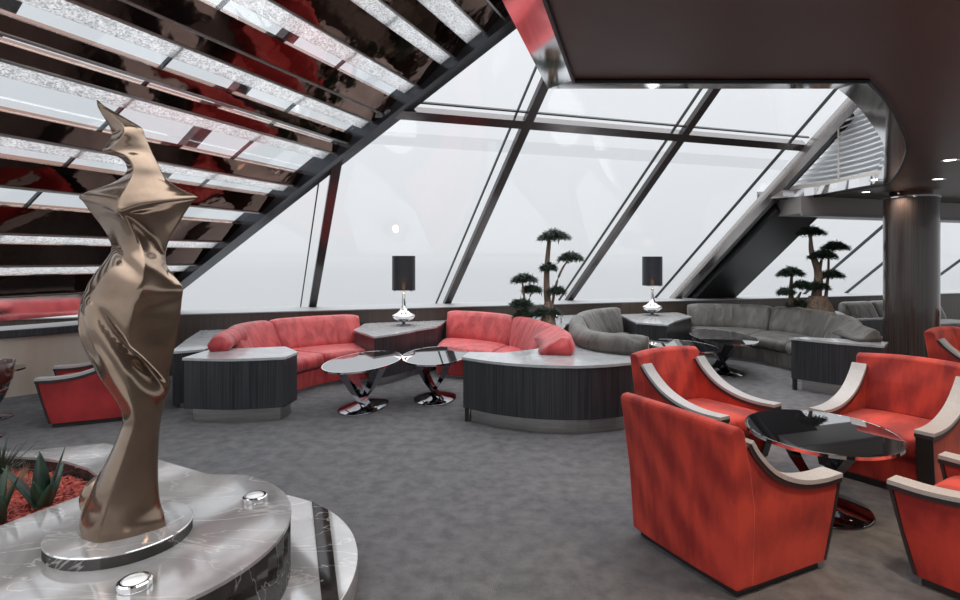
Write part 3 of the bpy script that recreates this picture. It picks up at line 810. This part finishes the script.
# ------------------------------------------------------------------ trees
def tree(x, y, z, lab, name, trunks, pads, rroot, S=1):
    """trunks: list of (points in px-like local metres (dx, dz), r0, r1); pads: (dx, dz, halfwidth)"""
    t = thing(name, lab, 'tree', (x,y,z))
    rr = random.Random(int(x*100))
    obj('root_trunk', lathe([(0,0),(rroot*1.2,0),(rroot*1.05,.08),(rroot*.8,.22),(rroot*.55,.34),(0,.36)], 18), M['bark'], t, smooth=True)
    for pts, r0, r1 in trunks:
        p = spline([(a, rr.uniform(-.03,.03), b*1.07) for a, b in pts], 10)
        obj('trunk', tube(p, [r0+(r1-r0)*i/10 for i in range(11)], 8), M['bark'], t, smooth=True)
    for dx, dz, hw in pads:
        bm = bmesh.new(); yy = rr.uniform(-.08,.05)
        dz0 = dz*1.07
        for (ox, oz, sc3) in ((0,.08,.72),(-.50,-.16,.52),(.52,-.12,.55),(rr.uniform(-.3,.3),.02,.6)):
            hw2 = hw*sc3; cx2 = dx+ox*hw; cz2 = dz0+oz*hw
            for i in range(int(360*hw/.2)):
                a = rr.uniform(0,2*PI); rad = hw2*math.sqrt(rr.random())
                px, py = rad*math.cos(a), rad*math.sin(a)*.8
                pz = .35*hw2*(1-(rad/hw2)**2)-.35*hw2*(rad/hw2)**2*rr.random()+rr.uniform(-.03,.02)
                L = rr.uniform(.03,.075); dr = Vector((px+rr.uniform(-.05,.05),py+rr.uniform(-.05,.05),rr.uniform(-.09,.04))).normalized()*L
                sd = Vector((-dr.y,dr.x,rr.uniform(-.3,.3)*L)).normalized()*.010
                c = Vector((cx2+px,yy+py,cz2+pz)); up = Vector((0,0,.004))
                v = [bm.verts.new(c-sd), bm.verts.new(c+sd), bm.verts.new(c+dr), bm.verts.new(c+up+dr*.3)]
                bm.faces.new((v[0],v[1],v[2])); bm.faces.new((v[0],v[3],v[2])); bm.faces.new((v[1],v[2],v[3]))
            bmesh.ops.create_icosphere(bm, subdivisions=2, radius=1, matrix=Matrix.Translation((cx2,yy,cz2+.03*hw)) @ Matrix.Diagonal((hw2*.8,hw2*.6,hw2*.26,1)))
        me = bpy.data.meshes.new('foliage_pad'); bm.to_mesh(me); bm.free(); link('foliage_pad', me, M['needle'], t, smooth=False)
    return t
s1 = 7.95/F
def L1(x, y): return ((x-548)*s1, (318-y)*s1)
tree(.966,7.95,.66,'tall slender potted tree with layered dark foliage pads between the red and grey sofas','layered_tree',
     [([L1(550,318),L1(547,285),L1(547,260),L1(549,238)],.055,.028), ([L1(551,305),L1(556,280),L1(562,265),L1(568,256)],.022,.012), ([L1(527,312),L1(524,290),L1(522,275)],.022,.012), ([L1(526,305),L1(530,290),L1(534,284)],.014,.008)],
     [(*L1(553,233),.21),(*L1(571,253),.17),(*L1(548,262),.11),(*L1(556,284),.12),(*L1(524,273),.17),(*L1(532,283),.13),(*L1(521,296),.15),(*L1(545,304),.21),(*L1(522,306),.12)], .10)
s2 = 9.3/F
def L2(x, y): return ((x-818)*s2, (315-y)*s2)
tree(5.61,9.3,.66,'broad bushy tree with flat dark foliage pads behind the long grey sofa','layered_tree',
     [([L2(816,300),L2(818,275),L2(812,255),L2(810,238)],.085,.022), ([L2(825,300),L2(828,275),L2(829,252)],.03,.014), ([L2(792,305),L2(792,290),L2(792,276)],.05,.02), ([L2(796,300),L2(801,292)],.03,.015), ([L2(818,272),L2(822,262)],.04,.02)],
     [(*L2(812,235),.22),(*L2(833,249),.21),(*L2(820,257),.22),(*L2(831,275),.19),(*L2(789,273),.21),(*L2(801,285),.18),(*L2(785,291),.13),(*L2(817,286),.18),(*L2(799,302),.17)], .24)
rl = thing('reading_lamp', 'tiny chrome reading lamp standing beside the tall potted tree', 'lamp', (1.17,8.1,.66))
obj('stem', tube(spline([(0,0,0),(0,0,.1),(-.02,0,.14),(-.06,0,.13)], 10), .008, 8), M['chrome'], rl)
obj('head', lathe([(0,.09),(.03,.10),(.02,.15),(0,.155)], 16, c=(-.07,0)), M['chrome'], rl, smooth=True)

# ------------------------------------------------------------------ marble plinth, planter, sculpture
pl = thing('marble_plinth', 'stepped round marble plinth under the sculpture in the left foreground', 'plinth', (-1.6,2.45,0))
PX, PY = -1.6, 2.45
circ = [(PX+.735*math.cos(math.radians(a)), PY+.735*math.sin(math.radians(a))) for a in range(-112, 69, 6)]
outer = circ+[(-1.52,3.135),(-1.92,3.36),(-2.45,3.67),(-2.92,3.50),(-3.6,3.62),(-4.0,2.7),(-3.2,1.3),(-2.2,1.3)]
hole_near = [(-2.03,2.86),(-2.09,2.72),(-2.15,2.58),(-2.19,2.44),(-2.24,2.25),(-2.4,2.0)]
hole = hole_near+[(-2.9,1.8),(-3.5,2.3),(-3.6,3.0),(-3.3,3.40),(-2.95,3.44),(-2.66,3.395),(-2.46,3.335),(-2.27,3.235),(-2.13,3.12),(-2.05,3.0)]
def ring_prism(out, inn, z0, z1):
    """prism with one hole, faces bridged by triangulation"""
    bm = bmesh.new()
    def lp(pts, z): 
        v = [bm.verts.new((x-PX,y-PY,z)) for x,y in pts]; return v, [bm.edges.new((v[i],v[(i+1)%len(v)])) for i in range(len(v))]
    for z in (z0, z1):
        a, ea = lp(out, z); b, eb = lp(inn, z)
        bmesh.ops.triangle_fill(bm, edges=ea+eb, use_beauty=True)
        if z == z0: A0, B0_ = a, b
        else: A1, B1_ = a, b
    for lo2, hi2 in ((A0,A1),(B0_,B1_)):
        for i in range(len(lo2)):
            j = (i+1)%len(lo2); bm.faces.new((lo2[i],lo2[j],hi2[j],hi2[i]))
    return bm
obj('upper_slab', ring_prism(outer, hole, .385, .40), M['marble'], pl)
wall_in = [((x-PX)*.995+PX,(y-PY)*.995+PY) for x,y in outer]
obj('upper_wall', ring_prism(wall_in, hole, .119, .384), M['marbledark'], pl)
step = [(PX+1.01*math.cos(2*PI*i/72)-PX, 2.6+1.01*math.sin(2*PI*i/72)-PY) for i in range(72)]
obj('lower_step', prism(step, 0, .118), M['marble'], pl, bevel=.004)
inl = [(-1.03,3.43),(-.90,3.32),(-.615,2.44),(-.585,2.2),(-.66,2.2),(-.69,2.44)]
obj('inlay_strip', prism([(x-PX,y-PY) for x,y in inl], .1175, .1205), M['marbledark'], pl)
obj('planter_liner', prism([(x-PX,y-PY) for x,y in hole], .02, .30), M['black'], pl)
# loose red chips: nobody could count them
bm = bmesh.new(); gr_ = random.Random(3)
def inside(x, y, P):
    c = False; n = len(P)
    for i in range(n):
        x1,y1 = P[i]; x2,y2 = P[i-1]
        if (y1 > y) != (y2 > y) and x < (x2-x1)*(y-y1)/(y2-y1)+x1: c = not c
    return c
hin = [((x+2.85)*.97-2.85,(y-2.75)*.97+2.75) for x,y in hole]
cnt = 0
while cnt < 3800:
    x, y = gr_.uniform(-3.2,-2.0), gr_.uniform(1.9,3.45)
    if not inside(x, y, hin): continue
    cnt += 1
    s = gr_.uniform(.010,.022); Mx = Matrix.Translation((x,y,.31+gr_.uniform(0,.022))) @ Matrix.Rotation(gr_.uniform(0,6),4,'Z') @ Matrix.Rotation(gr_.uniform(-.6,.6),4,'X') @ Matrix.Diagonal((s*1.5,s*.7,s*.45,1))
    v = [bm.verts.new(Mx @ Vector(p)) for p in ((-1,-.6,-1),(1,-.8,-1),(.8,.9,-1),(-.9,.7,-1),(-.5,-.4,1),(.6,-.5,1),(.4,.6,1),(-.6,.5,1))]
    for f in ((3,2,1,0),(4,5,6,7),(0,1,5,4),(1,2,6,5),(2,3,7,6),(3,0,4,7)): bm.faces.new([v[i] for i in f])
g = obj('red_gravel', bm, M['stone']); g['kind'] = 'stuff'; tag(g, 'loose red mulch chips filling the planter behind the sculpture', 'gravel')
def agave(x, y, lab, leaves, rs):
    t = thing('agave_plant', lab, 'plant', (x,y,.30)); rr = random.Random(rs)
    for (az, tilt, L, wd) in leaves:
        rows = []; n = 10
        for i in range(n+1):
            u = i/n; L_ = L*1.15; out_ = L_*u*math.sin(tilt)*(1+.15*u); hh = L_*u*math.cos(tilt)*(1-.12*u)
            wv = wd*(.55+1.2*u-1.75*u*u) if u < .999 else .001; wv = max(wv*1.25, .001)
            c, s = math.cos(az), math.sin(az)
            cen = Vector((out_*c, out_*s, hh)); sd = Vector((-s,c,0)); inn = Vector((-c*math.cos(tilt),-s*math.cos(tilt),math.sin(tilt)))
            rows.append([cen-sd*wv, cen-inn*wv*.35, cen+sd*wv, cen+inn*(-wv*.10+.006*(1-u))])
        obj('leaf', grid_loft(rows, close_u=True), M['agave'], t, smooth=True)
    return t
agave(-2.25,2.88,'dark agave with pointed leaves in the planter next to the sculpture',[(.6,.22,.34,.045),(2.4,.18,.30,.042),(3.4,.5,.28,.045),(-.5,.42,.20,.04),(-1.4,.30,.20,.04),(1.5,.45,.24,.04)],1)
agave(-2.33,2.68,'broad-leafed agave in the planter at the left picture edge',[(.3,.30,.27,.055),(1.2,.15,.30,.05),(2.3,.4,.30,.055),(-.7,.35,.22,.05),(-1.8,.3,.22,.05),(3.4,.5,.26,.05)],2)
# spiky grass tuft
bm = bmesh.new(); rr = random.Random(9)
for i in range(70):
    a = rr.uniform(0,2*PI); tl = rr.uniform(.2,1.1); L = rr.uniform(.15,.28); d = Vector((math.cos(a)*math.sin(tl),math.sin(a)*math.sin(tl),math.cos(tl)))
    tube([(0,0,0), d*L*.5, d*L+Vector((0,0,-.02))], [.004,.003,.0008], 4, bm)
me_ = obj('grass_tuft', bm, M['agave']); me_.location = (-2.83,3.30,.31); tag(me_, 'spiky dark grass tuft in the planter at the left picture edge', 'plant')
bm = bmesh.new()
for i in range(120):
    a = rr.uniform(0,2*PI); tl = rr.uniform(.2,1.35); L = rr.uniform(.06,.17); d = Vector((math.cos(a)*math.sin(tl),math.sin(a)*math.sin(tl),math.cos(tl)))
    tube([(0,0,0), d*L*.5, d*L], [.002,.0015,.0006], 3, bm)
me_ = obj('dry_grass', bm, M['dry']); me_.location = (-2.56,3.10,.32); tag(me_, 'wispy dry grass tuft among the red chips behind the agaves', 'plant')
def puck(x, y, lab):
    t = thing('uplight', lab, 'spotlight', (x,y,.40), 0, 'flush uplights on the marble plinth')
    obj('housing', lathe([(0,0),(.056,0),(.058,.004),(.058,.022),(.052,.026),(.045,.026),(.045,.02),(0,.02)], 40), M['chrome'], t, smooth=False)
    obj('lens', lathe([(0,.020),(.044,.020),(.040,.026),(0,.028)], 32), M['puck'], t, smooth=True)
puck(-1.125,2.80,'round chrome uplight on the marble to the right of the sculpture')
puck(-1.27,2.06,'round chrome uplight on the marble in front of the sculpture at the bottom edge')

# sculpture
YS = 2.42
sc_ = thing('abstract_sculpture', 'polished bronze abstract female torso sculpture on the marble plinth', 'sculpture', (-1.55,YS,.40))
obj('base_disc', lathe([(0,0),(.264,0),(.264,.046)], 64, sx=1.05), M['marbledark'], sc_)
obj('base_top', lathe([(.266,.044),(.266,.047),(.262,.05),(0,.05)], 64, sx=1.05), M['marble'], sc_)
# rows: y_px, left, right, ridge x, front depth, back depth, bulgeL, bulgeR (front sides), corner softness
prof = [
 (100, 96.5, 98, 97, .004,.004,0,0),
 (106, 97.5,105,101,.012,.012,.1,.1),
 (113, 101,117,112,.022,.022,.1,.1),
 (121, 106,131,122,.035,.03,.1,.1),
 (128, 110,142,130,.045,.04,.1,.15),
 (136, 111.5,145,132,.055,.045,.0,.2),
 (145, 106,149,126,.06,.05,-.1,.25),
 (152, 102.5,152,120,.06,.055,-.1,.3),
 (158, 120,155,134,.06,.055,.1,.3),
 (168, 127,160,142,.065,.06,.2,.3),
 (178, 121,165,143,.075,.07,.1,.2),
 (186, 104,176,141,.095,.085,.05,.1),
 (192, 86,188,139,.115,.10,.05,.05),
 (197, 78.5,198,138,.128,.105,.0,.0),
 (202, 83,193,138.5,.135,.10,-.05,-.1),
 (212, 90,186,140,.130,.095,-.05,-.3),
 (225, 100,178,144,.120,.085,0,-.45),
 (238, 108,170,149,.110,.08,.1,-.45),
 (250, 111,164,154,.105,.08,.25,-.2),
 (260, 105,164,158,.110,.085,.45,.1),
 (270, 97,169,160,.120,.09,.55,.2),
 (280, 90,178,160,.130,.10,.6,.0),
 (288, 86,183,158,.135,.105,.6,-.1),
 (300, 81.5,182,155,.140,.11,.65,-.15),
 (315, 79.5,180.5,152,.145,.11,.65,-.1),
 (330, 80.5,178.5,150,.145,.11,.65,-.1),
 (345, 85,175.5,148,.140,.105,.6,0),
 (360, 92,172,146,.130,.10,.55,.1),
 (375, 100,169,145,.120,.095,.5,.2),
 (390, 111,166.5,146,.110,.09,.45,.3),
 (404, 120,164,148,.100,.085,.4,.35),
 (418, 124,161,148,.098,.082,.4,.3),
 (432, 120,159,144,.102,.082,.4,.3),
 (450, 112,158,139,.110,.09,.4,.3),
 (470, 101,157.5,133,.122,.10,.35,.3),
 (490, 91,158.5,128,.132,.11,.35,.3),
 (510, 84,161,124,.140,.115,.35,.3),
 (528, 80.5,164.5,122,.145,.12,.4,.3),
 (543, 79.5,166,122,.148,.12,.4,.3),
]
mpp = YS/F
def sx(x): return (x-480)*mpp+1.55
zb = .05
yB = 543.0; ztop_w = lambda y: EYE-(y-HY)*YS/F
# height mapping: the foot of the figure stands on the disc
zf = .45
rows = []
K = 22
ys = [p[0] for p in prof]
cols = list(zip(*prof))
def smooth_row(u):
    i = min(int(u), len(prof)-2); t_ = u-i
    g = lambda j, c: prof[max(0,min(len(prof)-1,j))][c]
    out = []
    for c in range(8):
        a, b, cc, d = g(i-1,c), g(i,c), g(i+1,c), g(i+2,c)
        out.append(.5*((2*b)+(cc-a)*t_+(2*a-5*b+4*cc-d)*t_*t_+(3*b-a-3*cc+d)*t_**3))
    return out
for q in range((len(prof)-1)*6+1):
    y, l_, r_, rx, df, db, bl_, br_ = smooth_row(q/6)
    z = ztop_w(y)-.40
    if y > 500: z = z+(zb-(ztop_w(543)-.40))*(y-500)/43.0
    Lx, Rx, Cx = sx(l_), sx(r_), sx(rx); tw = 0
    Lp, Fp, Rp, Bp_ = Vector((Lx,0)), Vector((Cx,-df)), Vector((Rx,0)), Vector(((Lx+Rx)/2, db))
    row = []
    for (a, b, bg_) in ((Lp,Fp,bl_),(Fp,Rp,br_),(Rp,Bp_,.45),(Bp_,Lp,.45)):
        d = b-a; nrm = Vector((d.y,-d.x)); nrm = nrm.normalized() if nrm.length > 1e-6 else nrm
        mid = (a+b)/2
        cen = Vector(((Lx+Rx)/2,(db-df)/2))
        if nrm.dot(mid-cen) < 0: nrm = -nrm
        for k in range(K):
            u = k/K; p = a+d*u; b_amt = bg_*4*u*(1-u)*d.length*.32
            row.append((p.x+nrm.x*b_amt, p.y+nrm.y*b_amt, z))
    rows.append(row)
# hollows and ridges worked into the surface
def px2(x, y): return (sx(x), ztop_w(y)-.40)
dents = [((154,238),.036,.10,.030,.36),((146,352),.020,.17,.075,.48),((140,262),.022,.11,.012,1.0),((106,330),.014,.11,.020,.35)]
out_rows = []
for row in rows:
    nr = []
    for (x, y, z) in row:
        if y < .02:
            for (c, wx, wz, dep, rot) in dents:
                cx, cz = px2(*c); dx_, dz_ = x-cx, z-cz
                ca, sa = math.cos(rot), math.sin(rot); ax = dx_*ca+dz_*sa; az_ = -dx_*sa+dz_*ca
                y += dep*math.exp(-(ax/wx)**2-(az_/wz)**2)
        if y < 0:
            fr = min(1, -y/.12); yp = HY-(z+.40-EYE)*F/YS
            z -= .050*fr*math.exp(-((yp-200)/14)**2)+.03*fr*math.exp(-((yp-288)/14)**2)
        nr.append((x,y,z))
    out_rows.append(nr)
o = obj('figure', grid_loft(out_rows, close_u=True), M['bronze'], sc_, smooth=True)
md = o.modifiers.new('soften', 'SMOOTH'); md.factor = .5; md.iterations = 1
# heel swelling at the back left of the foot
bm = bmesh.new(); bmesh.ops.create_uvsphere(bm, u_segments=24, v_segments=16, radius=1, matrix=Matrix.Translation((sx(89),.07,.155)) @ Matrix.Rotation(.5,4,'Y') @ Matrix.Diagonal((.075,.07,.10,1)))
obj('heel', bm, M['bronze'], sc_, smooth=True)

# ------------------------------------------------------------------ warm ceiling spots over the chairs, others added to fill the room with light
def spot(x, y, z, e_, col=(1,.78,.60), size=2.2, blend=.8, r=.12):
    l = bpy.data.lights.new('ceiling_fill_spot', 'SPOT'); l.energy = e_; l.color = col; l.spot_size = size; l.spot_blend = blend; l.shadow_soft_size = r
    o = bpy.data.objects.new('ceiling_fill_spot', l); COL.objects.link(o); o.location = (x,y,z); return o
for x, y, e_ in ((1.9,2.2,110),(3.0,2.6,110),(4.1,4.2,110),(1.0,1.2,90),(6.3,5.6,90),(5.6,3.5,90),(7.6,7.5,60),(6.0,8.0,50)):
    spot(x, y, ZC-.03, e_)
